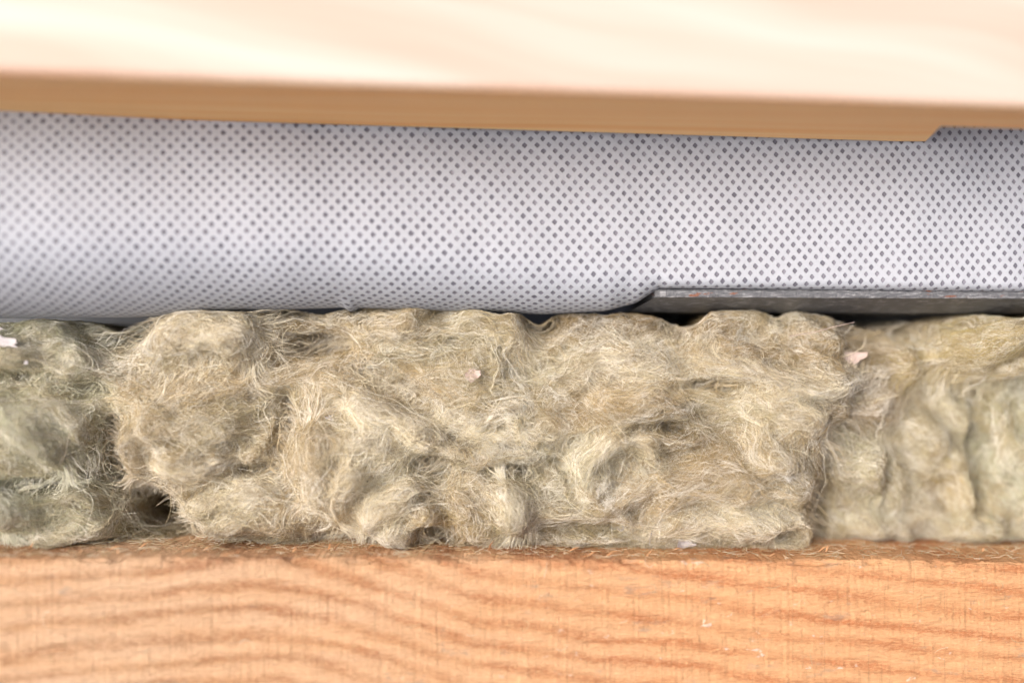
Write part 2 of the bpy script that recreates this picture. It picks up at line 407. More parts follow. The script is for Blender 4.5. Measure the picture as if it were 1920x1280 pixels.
# ------------------------------------------------------------------ steel plate
def build_plate():
    zb, th = 82, 18
    x0 = 268
    xs = np.concatenate([[x0, x0+4, x0+10, x0+20], np.linspace(x0+35, 1500, 240)])
    yf = lambda x: 0.065*(x-x0)-6+max(0, 14-(x-x0))*0.8
    V = []
    for i, x in enumerate(xs):
        j = 1.1*(vnoise(x/9, 0.5, 3)-0.5)*2; y = yf(x)
        for (dy, dz) in [(900, -24), (128, -24), (120, -22), (60, -11.5), (3, 0), (0.6, 1), (0, 4), (0, 12.5), (1.5, 15.5), (5, 17.5), (9, 18), (900, 18)]:
            xs_ = x-38*max(0, -dz)/24*max(0, 1-(x-x0)/20)
            V.append((xs_, y+dy+(j if dy < 100 and dy > 0.1 else 0), zb+dz-0.002*(x-x0)+(j*0.5 if dy < 100 and dz > 10 else 0)))
    nv = 12; F = [tuple(f) for f in grid_faces(len(xs), nv, wrap=True)]
    F += [tuple(range(nv))[::-1], tuple(range((len(xs)-1)*nv, len(xs)*nv))]
    o = mesh_obj('steel_plate', V, F, M_STEEL, base=(x0, 0, zb), smooth=False)
    tag(o, 'dull galvanised steel plate with rust specks, between the membrane and the wool', 'metal plate')
build_plate()

# grey sheet at the back of the cavity, glimpsed through the hole in the wool
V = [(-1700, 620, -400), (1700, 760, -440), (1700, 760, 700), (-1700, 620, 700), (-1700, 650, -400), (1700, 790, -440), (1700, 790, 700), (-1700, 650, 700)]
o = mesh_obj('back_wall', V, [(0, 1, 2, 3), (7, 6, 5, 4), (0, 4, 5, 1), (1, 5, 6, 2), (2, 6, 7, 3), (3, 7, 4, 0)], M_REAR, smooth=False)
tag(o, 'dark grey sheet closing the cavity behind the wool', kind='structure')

# ------------------------------------------------------------------ mineral wool
TAN = np.array([0.57, 0.45, 0.245]); GREEN = np.array([0.60, 0.61, 0.43]); PALE = np.array([0.86, 0.795, 0.60])
BROWN = np.array([0.27, 0.185, 0.085]); GOLD = np.array([0.54, 0.44, 0.18]); WHITE = np.array([0.90, 0.89, 0.83])
TONES = dict(tan=TAN, green=GREEN, pale=PALE, brown=BROWN, gold=GOLD, white=WHITE)

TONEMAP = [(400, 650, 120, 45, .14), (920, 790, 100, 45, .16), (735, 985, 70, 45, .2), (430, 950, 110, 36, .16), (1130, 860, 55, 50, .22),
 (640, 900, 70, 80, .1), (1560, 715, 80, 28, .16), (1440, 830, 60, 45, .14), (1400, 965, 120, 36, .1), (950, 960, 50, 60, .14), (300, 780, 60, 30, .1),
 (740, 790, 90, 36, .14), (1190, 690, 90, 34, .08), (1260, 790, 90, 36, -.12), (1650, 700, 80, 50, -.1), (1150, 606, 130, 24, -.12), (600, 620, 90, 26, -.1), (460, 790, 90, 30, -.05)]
def tints(n, x, z, tone, pale=0.12):
    """per fibre colour: tone, drifting over the wool, some fibres pale"""
    c = np.repeat(tone[None], n, 0)
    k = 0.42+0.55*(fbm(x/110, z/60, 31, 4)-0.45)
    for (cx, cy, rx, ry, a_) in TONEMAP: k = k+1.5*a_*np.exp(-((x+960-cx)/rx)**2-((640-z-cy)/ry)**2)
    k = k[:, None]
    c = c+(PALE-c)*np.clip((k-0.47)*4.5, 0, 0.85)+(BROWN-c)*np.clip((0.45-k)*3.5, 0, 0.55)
    gsel = np.clip((fbm(x/150+5, z/90, 37, 2)[:, None]-0.58)*3, 0, 0.35); c = c+(GREEN-c)*gsel
    w = (rng.random(n) < pale)[:, None]
    c = np.where(w, c*0.3+WHITE*0.7, c)
    return np.clip(c*(0.82+0.32*rng.random((n, 1))), 0, 0.93)

# spine-shaped tuft: fibres run along a swept, flattened body
def tuft(parent, pts, w, t, tone='tan', dens=1.0, fuzz=1.0, flat=0.0, taper=0.5, name='wool_tuft'):
    C = np.array([at(*p) for p in pts], float)
    seg = np.linalg.norm(np.diff(C, axis=0), axis=1); L = np.concatenate([[0], np.cumsum(seg)]); Lt = L[-1]
    # smooth resample (Catmull-Rom-ish through cubic blur)
    q = np.linspace(0, Lt, 41); Cs = np.stack([np.interp(q, L, C[:, k]) for k in range(3)], 1)
    for _ in range(14):
        Cs[1:-1] = 0.25*Cs[:-2]+0.5*Cs[1:-1]+0.25*Cs[2:]
    T = np.gradient(Cs, axis=0); T /= np.linalg.norm(T, axis=1)[:, None]
    Yv = np.array([0, -1.0, 0]); Nn = np.cross(T, Yv); Nn /= np.linalg.norm(Nn, axis=1)[:, None]+1e-9
    Bn = np.cross(Nn, T)
    sd = rng.random()*50
    qn = np.linspace(0, 1, 41)
    prof = np.clip(np.sin(np.pi*np.clip(qn, 0.0, 1.0)), 0, 1)**taper
    prof = np.maximum(prof, 0.25)*(0.82+0.4*vnoise(qn*4, sd))
    def frame(s):
        sc = np.clip(s, 0, 1)*40; i = np.minimum(sc.astype(int), 39); f = (sc-i)[..., None]
        def L_(A): return A[i]*(1-f)+A[i+1]*f
        c, tt, n_, b = L_(Cs), L_(T), L_(Nn), L_(Bn)
        pr = (prof[i]*(1-f[..., 0])+prof[i+1]*f[..., 0])
        over = (s-np.clip(s, 0, 1))*Lt
        return c+tt*np.tanh(over/14)[..., None]*14, n_, b, pr
    def surf(s, ph, rho):
        c, n_, b, pr = frame(s)
        bump = 1+0.30*(vnoise(s*Lt/(w*0.7)+sd, np.cos(ph)*1.6+np.sin(ph)*1.1+9, 2)-0.5)*2
        r = rho*pr*bump
        return c+n_*(np.cos(ph)*w*r)[..., None]+b*(np.sin(ph)*t*r)[..., None]
    # body
    nu, nv = 22, 16
    ss, pp = np.meshgrid(np.linspace(0.0, 1.0, nu), np.linspace(0, 2*np.pi, nv, endpoint=False), indexing='ij')
    Vb = surf(ss, pp, np.full(ss.shape, 0.80))
    F = [tuple(f) for f in grid_faces(nu, nv, wrap=True)]+[tuple(range(nv))[::-1], tuple(range((nu-1)*nv, nu*nv))]
    Vb = Vb.reshape(-1, 3)
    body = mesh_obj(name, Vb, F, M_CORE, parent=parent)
    bodies.append((Vb, F))
    # fibres
    area = Lt*(w+t)*2.2
    n = int(np.clip(area*0.105*dens, 120, 9000))
    k = 7
    nc = max(8, n//28); cl = rng.integers(0, nc, n)                # fibres gather in clumps
    c_s, c_ph, c_d, c_f = rng.random(nc), rng.random(nc)*2*np.pi, rng.normal(0, 1, nc), rng.random(nc)
    s0 = c_s[cl]+rng.normal(0, 12/Lt, n); ph0 = c_ph[cl]+rng.normal(0, 0.11, n)
    ph0 = np.where(np.sin(ph0) < -0.35, -ph0, ph0)                  # mostly on the side one can see
    ln = rng.uniform(22, 75, n)*(0.7+0.5*c_f[cl])
    dirn = np.where(rng.random(n) < 0.5, 1, -1)
    slope = (c_d[cl]*0.28+rng.normal(0, 0.30, n))
    wild = rng.random(n) < 0.16
    slope = np.where(wild, rng.normal(0, 1.6, n), slope)
    tt = np.linspace(0, 1, k)[None]
    wav = rng.normal(0, 1, (n, 1))*np.sin(tt*rng.uniform(2, 6, (n, 1))+rng.uniform(0, 6, (n, 1)))
    s = s0[:, None]+dirn[:, None]*ln[:, None]*tt/Lt/np.sqrt(1+slope[:, None]**2)
    ph = ph0[:, None]+(slope[:, None]*ln[:, None]*tt+wav*3.5)/max(w, 12)
    lift = np.abs(rng.normal(0, 1, (n, 1)))*fuzz
    rho = 0.86+0.14*rng.random((n, 1))+(lift*tt**1.6*7+1.5*wav*0.4)/max(min(w, t*1.4), 10)
    P = surf(s, ph, rho)
    thick = np.where(wild, 0.34, rng.uniform(0.32, 0.62, n))
    R = thick[:, None]*(1-0.72*tt**1.5)
    tn = TONES[tone] if isinstance(tone, str) else tone
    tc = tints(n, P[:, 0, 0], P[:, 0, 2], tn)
    pc = (rng.random(nc) < 0.10)[cl][:, None]
    tc = np.where(pc, tc*0.45+WHITE*0.55, tc)
    curves_obj('fibres', P, R, tc, M_FIB, body)
    return body
bodies = []

# the batts: lumpy sheets seen on their cut face
LUMPS = [ # px, py, rx, ry, angle, rise toward the camera
 (385, 650, 150, 70, 0, 70), (380, 835, 160, 75, 0, 55), (640, 850, 120, 130, 0, 60), (760, 960, 90, 70, 0, 60),
 (950, 800, 130, 60, -8, 50), (1180, 720, 150, 60, 4, 45), (1380, 690, 130, 55, -20, 50), (1400, 900, 160, 90, 0, 55),
 (930, 950, 80, 80, 0, 40), (760, 640, 110, 45, 5, 25), (920, 620, 90, 38, 8, 40), (1450, 800, 100, 60, -20, 45),
 (90, 800, 120, 90, -30, 50), (60, 660, 130, 60, -10, 45), (120, 960, 120, 60, 5, 45), (1660, 880, 110, 110, 0, 60),
 (1690, 700, 90, 80, -30, 50), (1800, 900, 70, 110, 0, 50), (1240, 950, 140, 60, 0, 35), (500, 960, 140, 55, 8, 40), (1850, 640, 120, 60, 15, 50)]
HOLES = [(286, 962, 44, 34, 520), (335, 985, 40, 20, 300), (262, 925, 26, 24, 240), (235, 612, 60, 26, 290), (600, 645, 55, 18, 230), (1012, 600, 30, 20, 260), (1695, 605, 75, 30, 420),
 (1886, 850, 14, 120, 330), (1556, 960, 16, 80, 260), (222, 860, 20, 70, 260), (650, 1014, 60, 12, 200), (812, 1003, 24, 22, 220), (1480, 1006, 30, 10, 160), (1250, 800, 50, 10, 110), (1350, 722, 60, 9, 110), (1690, 900, 14, 40, 80), (480, 872, 50, 9, 90), (540, 780, 12, 40, 110), (980, 880, 60, 10, 150), (860, 640, 70, 8, 70), (110, 900, 60, 12, 120), (190, 730, 30, 14, 60), (70, 700, 50, 10, 90),
 (812, 872, 34, 20, 170), (1100, 985, 90, 14, 60), (400, 1012, 70, 14, 190), (1780, 592, 50, 16, 300)]
def zroof(x):                           # underside of membrane and plate: the wool stops here
    x = np.asarray(x, float)
    r = np.interp(x, [-1500, -960, -720, -500, -310, -270, 0, 60, 180, 235, 275, 960, 1500], [34, 38, 44, 58, 64, 62, 54, 50, 50, 53, 56, 56, 54])
    r = r-np.interp(x, [60, 280], [22, 52])*np.maximum(0, fbm(x/85, 0*x+0.5, 81, 4)-0.40)
    for c_, w_, d_ in ((-745, 45, 24), (-365, 50, 14), (52, 26, 22), (340, 40, 10), (520, 22, 14), (725, 60, 30), (640, 30, 10)): r = r-d_*np.exp(-((x-c_)/w_)**2)
    return r
def height0(x, z):
    px = x+960; py = 640-z
    ps = px-75*sstep(-190, -110, z)*np.exp(-((px-1600)/130)**2)+26*(fbm(z/40, x/200, 71, 3)-0.5)
    y0 = np.interp(ps, [-400, 0, 205, 250, 1515, 1570, 1870, 1900, 2400], [-75, -20, 25, 15, 75, 205, 270, 220, 240])
    h = -60*(fbm(x/170, z/75, 21, 3)-0.5)*2-20*np.abs(fbm(x/60+z/90, z/34, 24, 3)-0.5)*2
    wx = x+90*(fbm(x/90, z/90, 51, 3)-0.5); wz = z+90*(fbm(x/90+7, z/90, 52, 3)-0.5)
    fold = np.abs(np.sin(wz/46+wx/150+5*fbm(wx/220, wz/130, 53, 2)))
    h = h-17*fold**0.7+11-10*(fbm(x/26, z/18, 57, 2)-0.5)
    b = 0
    for (cx, cy, rx, ry, a, up) in LUMPS:
        a = math.radians(a); dx, dy = px-cx, -(py-cy)
        u = (dx*math.cos(a)+dy*math.sin(a))/rx; v = (-dx*math.sin(a)+dy*math.cos(a))/ry
        b = np.maximum(b, 1.25*up*0.85*np.clip(1-(u*u+v*v), 0, 1)**0.85)
    y = y0+h-b+20
    zr = zroof(x)
    return y+90*np.exp(-np.maximum(zr-z, 0)/15.0)+30*sstep(-360, -400, z)
# one relief map of the whole face: sheets, lumps and the tufts that lie over them
GS = 3.0
GX = np.arange(-1110, 1131, GS); GZ = np.arange(-402, 84, GS)
GXX, GZZ = np.meshgrid(GX, GZ, indexing='ij')
H0 = height0(GXX, GZZ); HC = H0.copy()
def look(A, x, z):
    i = np.clip((x-GX[0])/GS, 0, len(GX)-1.001); j = np.clip((z-GZ[0])/GS, 0, len(GZ)-1.001)
    ii = i.astype(int); jj = j.astype(int); fi = i-ii; fj = j-jj
    return (A[ii, jj]*(1-fi)+A[ii+1, jj]*fi)*(1-fj)+(A[ii, jj+1]*(1-fi)+A[ii+1, jj+1]*fi)*fj
def spine(pts):
    C = []
    for p in pts:
        x, z = p[0]-960., 640.-p[1]; y = float(look(H0, np.array([x]), np.array([np.clip(z, -395, 60)]))[0])
        f = (D+np.clip(y, -150, 300))/D; C.append((x*f, z*f))
    C = np.array(C); L = np.concatenate([[0], np.cumsum(np.hypot(*np.diff(C, axis=0).T))])
    q = np.linspace(0, L[-1], 36); Cs = np.stack([np.interp(q, L, C[:, k]) for k in range(2)], 1)
    for _ in range(12): Cs[1:-1] = 0.25*Cs[:-2]+0.5*Cs[1:-1]+0.25*Cs[2:]
    Tn = np.gradient(Cs, axis=0); Tn /= np.linalg.norm(Tn, axis=1)[:, None]
    return Cs, Tn, L[-1]
TUFTS = []
def T(parent, pts, w, t, tone, off=0, fuzz=1.0, name='wool_tuft'):
    Cs, Tn, L = spine(pts)
    TUFTS.append(dict(parent=parent, Cs=Cs, Tn=Tn, L=L, w=w, t=t*(1.7 if w >= 34 else 1.5), tone=tone, fuzz=fuzz, name=name, off=off))
def raise_tuft(q):
    global HC
    Cs, Tn, w, t = q['Cs'], q['Tn'], q['w'], q['t']
    x0, x1 = Cs[:, 0].min()-w*1.4, Cs[:, 0].max()+w*1.4; z0, z1 = Cs[:, 1].min()-w*1.4, Cs[:, 1].max()+w*1.4
    i0, i1 = np.searchsorted(GX, [x0, x1]); j0, j1 = np.searchsorted(GZ, [z0, z1])
    if i1 <= i0 or j1 <= j0: return
    X, Z = GXX[i0:i1, j0:j1], GZZ[i0:i1, j0:j1]
    Xw = X+0.5*w*(fbm(X/(w*1.1+8), Z/(w*1.1+8), 61, 3)-0.5)*2; Zw = Z+0.6*w*(fbm(X/(w*1.1+8)+9, Z/(w*1.1+8), 62, 3)-0.5)*2
    dx = Xw[..., None]-Cs[:, 0]; dz = Zw[..., None]-Cs[:, 1]; d2 = dx*dx+dz*dz
    k = d2.argmin(-1); d = np.sqrt(np.take_along_axis(d2, k[..., None], -1)[..., 0])
    dzk = np.take_along_axis(dz, k[..., None], -1)[..., 0]
    low = np.clip(-dzk/(d+1e-6), -1, 1)*0.5+0.5                     # 1 on the side that hangs down
    pw = 1.9+1.5*low
    e = np.clip(1-(d/w)**pw, -0.6, 1)
    u = k/35.0; endt = np.minimum(1, np.minimum(u, 1-u)/0.22)**0.7
    yb = look(H0, Cs[:, 0], np.clip(Cs[:, 1], -398, 60))
    for _ in range(10): yb[1:-1] = 0.25*yb[:-2]+0.5*yb[1:-1]+0.25*yb[2:]
    yk = yb[k]+q['off']+t*0.25+(1-endt)*t*0.7-t*1.05*e*(0.55+0.45*endt)
    yk = np.where(d > w*1.15, 1e4, yk)
    old = HC[i0:i1, j0:j1]; kk = 5.0
    h = np.clip(0.5+0.5*(old-yk)/kk, 0, 1)
    HC[i0:i1, j0:j1] = old*(1-h)+yk*h-kk*h*(1-h)*0.5

def edge_push(x, x0, x1):
    return 0.0*x
def trace(x, z, angf, ln, up, lay, wav, k, lim, wph):
    """fibres walked over the relief; y from the relief, free tips lifting off it"""
    n = len(x); P = np.zeros((n, k, 3)); bendw = rng.normal(0.8, 0.3, n); ph, fr = wph
    xs, zs = x.copy(), z.copy(); Y = np.zeros((n, k))
    for i in range(k):
        tt = i/(k-1)
        zi = np.minimum(np.clip(zs, -404, 200), zroof(xs)+2); yy = look(HS, xs, zi)+edge_push(xs, *lim)
        a = angf(xs, zs, tt)
        if i: a = np.where(np.cos(a-pa) < 0, a+np.pi, a)
        pa = a
        wv = wav*np.sin(ph+fr*tt*6.28)*bendw
        P[:, i, 0] = xs-np.sin(a)*wv; P[:, i, 2] = np.minimum(zi+np.cos(a)*wv, zroof(xs)+5); Y[:, i] = yy+lay-up*tt**1.5-0.5*np.abs(wv)
        xs = xs+np.cos(a)*ln/(k-1); zs = zs+np.sin(a)*ln/(k-1)
    Y0 = Y.copy()
    for _ in range(3): Y[:, 1:-1] = 0.25*Y[:, :-2]+0.5*Y[:, 1:-1]+0.25*Y[:, 2:]
    # a tip that would plunge over an edge stays out in the open
    run = np.minimum.accumulate(Y, axis=1)
    Y = np.minimum(Y, run+70)
    P[:, :, 1] = Y
    return P
def blend_contour(th, x, z, w0):
    gx, gz = look(GRX, x, z), look(GRZ, x, z); m = np.hypot(gx, gz); ps = np.arctan2(gx, -gz)+0.25
    wt = np.clip(m*1.2, 0, 1.1)
    return 0.5*np.arctan2(w0*np.sin(2*th)+wt*np.sin(2*ps), w0*np.cos(2*th)+wt*np.cos(2*ps))
def base_ang(x, z):
    return blend_contour(-0.15+(fbm(x/240, z/130, 41, 3)-0.5)*5.0+(fbm(x/60, z/50, 43, 2)-0.5)*1.8, x, z, 0.5)
def dress(n_cl, m_, cx, cz, angf, lens, spread, tone, fuzz, parent, name, lim, k=10, pale=0.10, over=0.0, wf=0.16, wildf=0.10):
    n = n_cl*m_; rep = lambda a_: np.repeat(a_, m_)
    sp = rep(rng.uniform(*spread, n_cl))
    x = rep(cx)+rng.normal(0, 1, n)*sp; z = rep(cz)+rng.normal(0, 1, n)*sp*0.8
    loose = rng.random(n) < 0.12
    x = np.where(loose, x+rng.normal(0, 22, n), x); z = np.where(loose, z+rng.normal(0, 18, n), z)
    z = np.clip(z, -400, zroof(x))
    hm = look(HM, x, z); shut = rng.random(n) < hm*1.15; x = np.where(shut, x+rng.normal(0, 50, n), x)
    keep = look(HM, x, z) < 0.55
    wild = rng.random(n) < wildf
    ln = rep(rng.uniform(*lens, n_cl))*rng.uniform(0.35, 1.0, n); ln = np.where(wild, ln*0.55, ln)*np.where(keep, 1, 0.12)
    jit = rep(rng.normal(0, 0.30, n_cl)+np.where(rng.random(n_cl) < 0.5, 0, np.pi))+rng.normal(0, 0.11, n)
    jit = np.where(wild, rng.uniform(0, 6.28, n), jit)
    bend = rep(rng.normal(0, 0.7, n_cl))+rng.normal(0, 0.22, n)+np.where(wild, rng.normal(0, 0.55, n), 0)
    up = np.abs(rng.normal(0, 1, n))*np.where(wild, 13, 3.5)*fuzz+rep(np.abs(rng.normal(0, 1, n_cl))*13)*fuzz
    lay = rng.uniform(-11, 9, n)-rep(rng.uniform(0, 12, n_cl))-over
    wav = rng.uniform(0.7, 1.3, n)*rep(rng.uniform(0.3, 2.6, n_cl)); wph = (rep(rng.uniform(0, 6.28, n_cl))+rng.normal(0, 0.5, n), rep(rng.uniform(0.8, 2.6, n_cl)))
    P = trace(x, z, lambda a_, b_, t_: angf(a_, b_)+jit+bend*t_, ln, up, lay, wav, k, lim, wph)
    inside = look(HM, P[:, :, 0], P[:, :, 2]).max(1)
    ok = rng.random(n) > inside*1.05
    P = P[ok]; n = len(P); wild = wild[ok]; x = x[ok]; z = z[ok]; repo = rep; rep = lambda a_: repo(a_)[ok]
    th = rng.uniform(0.32, 0.68, n)*np.where(wild, 0.8, 1); tl = np.linspace(0, 1, k)[None]
    R = th[:, None]*(1-0.75*tl**1.6)
    tn = TONES[tone] if isinstance(tone, str) else tone
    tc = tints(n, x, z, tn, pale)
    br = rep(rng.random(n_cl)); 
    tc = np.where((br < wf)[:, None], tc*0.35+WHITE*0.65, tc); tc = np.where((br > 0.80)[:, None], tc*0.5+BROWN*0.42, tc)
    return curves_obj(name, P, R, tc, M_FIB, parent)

BATTS = []
def batt(name, px0, px1, label, tone, dens=1.0):
    x0, x1 = px0-960, px1-960
    root = empty(name, (0.5*(x0+x1), 120, -385))
    tag(root, label, 'mineral wool', group='mineral wool stuffed between beam and membrane')
    BATTS.append(dict(root=root, lim=(x0, x1), tone=tone, dens=dens)); return root
def finish_batt(q):
    x0, x1 = q['lim']; root = q['root']
    nx = int((x1-x0)/4)+2; nz = 118; xs = np.linspace(x0, x1, nx)
    XX = np.repeat(xs[:, None], nz, 1); fz = np.linspace(0, 1, nz)[None]; ZZ = -396+fz*(zroof(XX)-1+396)
    Y = look(HS, XX, ZZ)+edge_push(XX, x0, x1)
    V = np.stack([XX, Y+8, ZZ], -1).reshape(-1, 3); n0 = len(V)
    F = [tuple(f) for f in grid_faces(nx, nz)]
    Vb = np.stack([XX, np.maximum(Y+60, 560+0*Y), ZZ], -1).reshape(-1, 3)
    F += [tuple(n0+i for i in f[::-1]) for f in F]
    def strip(idx): return [(idx[i], idx[i]+n0, idx[i+1]+n0, idx[i+1]) for i in range(len(idx)-1)]
    F += strip([i*nz for i in range(nx)])+strip([i*nz+nz-1 for i in range(nx)][::-1])
    F += strip(list(range(nz))[::-1])+strip([(nx-1)*nz+j for j in range(nz)])
    F2 = np.array(F)[:, ::-1].copy(); Vall = np.concatenate([V, Vb])
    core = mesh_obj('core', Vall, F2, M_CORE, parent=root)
    Vf = V-np.array([0, 8, 0]); bodies.append((Vf, [tuple(f) for f in grid_faces(nx, nz)]))
    A = (x1-x0)*460; nc = int(A*0.009*q['dens'])
    dress(nc, 18, rng.uniform(x0, x1, nc), rng.uniform(-396, 62, nc), base_ang, (18, 58), (6, 16), q['tone'], 1.0, root, 'fibres', (x0, x1), k=7, wildf=0.5, pale=0.07)
    ns = int((x1-x0)*0.55)
    dress(ns, 4, rng.uniform(x0, x1, ns), rng.uniform(-390, 40, ns), base_ang, (80, 230), (1, 4), 'pale', 1.5, root, 'fibres', (x0, x1), k=12, wildf=0.3, pale=0.6, over=15.0)
    nc = int(A*0.0072*q['dens'])
    o = dress(nc, 18, rng.uniform(x0, x1, nc), rng.uniform(-396, 62, nc), base_ang, (70, 175), (3, 15), q['tone'], 1.0, root, 'fibres', (x0, x1))
def finish_tuft(q, lim):
    Cs, Tn, L, w = q['Cs'], q['Tn'], q['L'], q['w']
    def angf(x, z):
        k_ = np.argmin((x[:, None]-Cs[None, :, 0])**2+(z[:, None]-Cs[None, :, 1])**2, 1)
        t_ = Tn[k_]; return blend_contour(np.arctan2(t_[:, 1], t_[:, 0])+(fbm(x/45, z/38, 47, 2)-0.5)*1.6, x, z, 1.4)
    nc = int(np.clip(L*w*2*0.014, 7, 400))
    s_ = rng.uniform(0, 1, nc)*35; i_ = s_.astype(int); of = rng.uniform(-0.95, 0.95, nc)*w
    cx = Cs[i_, 0]-Tn[i_, 1]*of; cz = Cs[i_, 1]+Tn[i_, 0]*of
    tn = TONES[q['tone']] if isinstance(q['tone'], str) else q['tone']
    tn = tn*(0.92 if isinstance(q['tone'], str) and q['tone'] in ('white', 'pale') else 0.6)+(0.08 if isinstance(q['tone'], str) and q['tone'] in ('white', 'pale') else 0.4)*TONES[([b_['tone'] for b_ in BATTS if b_['root'] is q['parent']]+['gold'])[0]]
    tn = tn*0.55+0.45*TAN if isinstance(q['tone'], str) and q['tone'] not in ('white', 'pale') and q['parent'] is b_mid else tn
    lo = min(150, max(30, w*3.2)); o = dress(nc, 18, cx, cz, angf, (lo*0.5, lo), (1.5, max(3, w*0.22)), tn, q['fuzz'], q['parent'], q['name'], lim,
              over=8.0, wf=0.5 if q['w'] < 20 else 0.25, pale=0.35 if (isinstance(q['tone'], str) and q['tone'] == 'white') else 0.12)
    del o['kind']

b_left = batt('mineral_wool_batt', -110, 215, 'greenish blurred wool batt at the left end, beside the dark hole', 'green')
b_mid = batt('mineral_wool_batt', 216, 1560, 'large tan wool batt in sharp focus filling the middle of the gap', 'tan')
b_right = batt('mineral_wool_batt', 1561, 1884, 'blurred wool batt set further back, right of the big tan batt', 'tan', 0.8)
b_far = batt('mineral_wool_batt', 1885, 2075, 'narrow greenish wool batt cut off by the right edge of the photo', 'green', 0.7)
m = b_mid
T(m, [(262, 668), (330, 625), (420, 622), (515, 668)], 58, 50, 'pale', 8, fuzz=0.6)
T(m, [(470, 592), (512, 600), (533, 625), (516, 650), (480, 660)], 12, 14, 'pale', -12, fuzz=0.6)
T(m, [(250, 715), (340, 735), (450, 728), (560, 695), (690, 672)], 30, 32, 'tan', 5)
T(m, [(235, 742), (300, 775), (380, 792), (460, 776), (522, 742)], 15, 18, 'gold', -2)
T(m, [(552, 735), (532, 775), (512, 820), (478, 862), (430, 884)], 14, 24, 'gold', -10, fuzz=0.7)
T(m, [(235, 770), (300, 800), (400, 812), (500, 790)], 38, 42, 'tan', 8)
T(m, [(245, 800), (262, 850), (268, 905)], 26, 30, 'tan', 0)
T(m, [(280, 860), (370, 868), (470, 850)], 34, 36, 'pale', 6)
T(m, [(335, 985), (400, 940), (470, 920), (560, 925)], 30, 34, 'pale', 0, fuzz=1.4)
T(m, [(372, 1003), (450, 975), (540, 985), (600, 1012)], 20, 28, 'tan', -2, fuzz=1.3)
T(m, [(450, 1018), (540, 1008), (640, 1014)], 14, 20, 'green', -5)
T(m, [(560, 735), (640, 725), (720, 745)], 34, 34, 'tan', 10)
T(m, [(560, 770), (600, 830), (600, 900), (570, 960)], 52, 44, 'tan', 10)
T(m, [(690, 850), (650, 900), (640, 960), (655, 1005)], 40, 42, 'pale', 6, fuzz=1.2)
T(m, [(648, 738), (700, 760), (760, 790), (852, 838)], 30, 40, 'pale', -18, fuzz=1.3)
T(m, [(800, 815), (850, 845), (910, 868), (985, 860), (1040, 885), (1070, 925)], 19, 34, 'tan', -18, fuzz=1.2)
T(m, [(812, 745), (850, 780), (905, 792), (960, 770), (1005, 738)], 14, 16, 'white', -8)
T(m, [(850, 800), (920, 818), (1000, 815), (1060, 825)], 15, 18, 'pale', -8)
T(m, [(868, 838), (940, 842), (1010, 848), (1075, 838)], 13, 18, 'white', -12)
T(m, [(830, 760), (838, 780), (848, 805)], 7, 8, 'white', -22, fuzz=0.5)
T(m, [(870, 735), (930, 725), (1000, 722), (1060, 745)], 24, 26, 'gold', 2)
T(m, [(760, 700), (850, 705), (930, 700)], 28, 28, 'tan', 8)
T(m, [(880, 655), (925, 662), (940, 690), (915, 722), (885, 725)], 12, 16, 'pale', -8, fuzz=0.8)
T(m, [(990, 700), (1050, 725), (1090, 720), (1110, 690)], 16, 20, 'pale', -2)
T(m, [(1018, 790), (1060, 808), (1100, 802), (1150, 775), (1200, 765)], 7, 10, 'gold', -16, fuzz=0.5)
T(m, [(1062, 888), (1100, 855), (1140, 825), (1190, 800)], 34, 46, 'pale', -18, fuzz=1.5)
T(m, [(1195, 802), (1215, 830), (1222, 860)], 20, 30, 'tan', -22, fuzz=1.5)
T(m, [(1092, 935), (1112, 905), (1150, 880)], 26, 36, 'white', -34, fuzz=1.2)
T(m, [(1085, 940), (1140, 945), (1200, 915), (1232, 870)], 18, 30, 'tan', -24)
T(m, [(1070, 770), (1150, 760), (1240, 760), (1330, 785)], 34, 36, 'tan', -5, fuzz=1.4)
T(m, [(1200, 805), (1270, 815), (1335, 800)], 26, 34, 'brown', -8, fuzz=1.4)
T(m, [(1190, 740), (1192, 770), (1210, 800)], 6, 8, 'white', -28, fuzz=0.6)
T(m, [(1040, 680), (1130, 665), (1220, 680), (1290, 715)], 36, 36, 'pale', 6, fuzz=1.2)
T(m, [(1290, 740), (1360, 755), (1420, 785), (1440, 820)], 28, 34, 'tan', 0)
T(m, [(560, 610), (640, 598), (700, 596)], 16, 22, 'brown', 4, fuzz=1.5)
T(m, [(640, 640), (720, 612), (810, 606)], 32, 30, 'tan', 8)
T(m, [(690, 655), (780, 655), (860, 640)], 18, 22, 'pale', 2)
T(m, [(830, 612), (910, 600), (975, 605), (996, 640)], 32, 36, 'tan', -2)
T(m, [(1030, 606), (1110, 600), (1200, 606), (1290, 590)], 20, 28, 'brown', 0)
T(m, [(1040, 625), (1120, 640), (1200, 645), (1260, 630)], 15, 22, 'gold', 0)
T(m, [(1270, 640), (1330, 612), (1400, 600), (1450, 612)], 26, 30, 'tan', 0)
T(m, [(1448, 628), (1448, 598), (1466, 576), (1486, 598), (1520, 628), (1570, 640)], 9, 12, 'pale', -18, fuzz=0.6)
T(m, [(1480, 600), (1540, 595), (1590, 610)], 18, 28, 'tan', 18)
T(m, [(1275, 625), (1320, 670), (1400, 705), (1490, 728), (1570, 722), (1628, 682)], 26, 40, 'pale', -16, fuzz=1.1)
T(m, [(1300, 650), (1380, 660), (1470, 672), (1560, 690)], 24, 30, 'tan', -8)
T(m, [(1420, 715), (1500, 735), (1560, 735), (1612, 705)], 10, 14, 'white', -30, fuzz=1.0)
T(m, [(1350, 735), (1430, 762), (1500, 780), (1535, 830)], 36, 44, 'pale', 0, fuzz=1.2)
T(m, [(1505, 800), (1530, 860), (1532, 930), (1525, 1005)], 24, 40, 'tan', -2, fuzz=1.5)
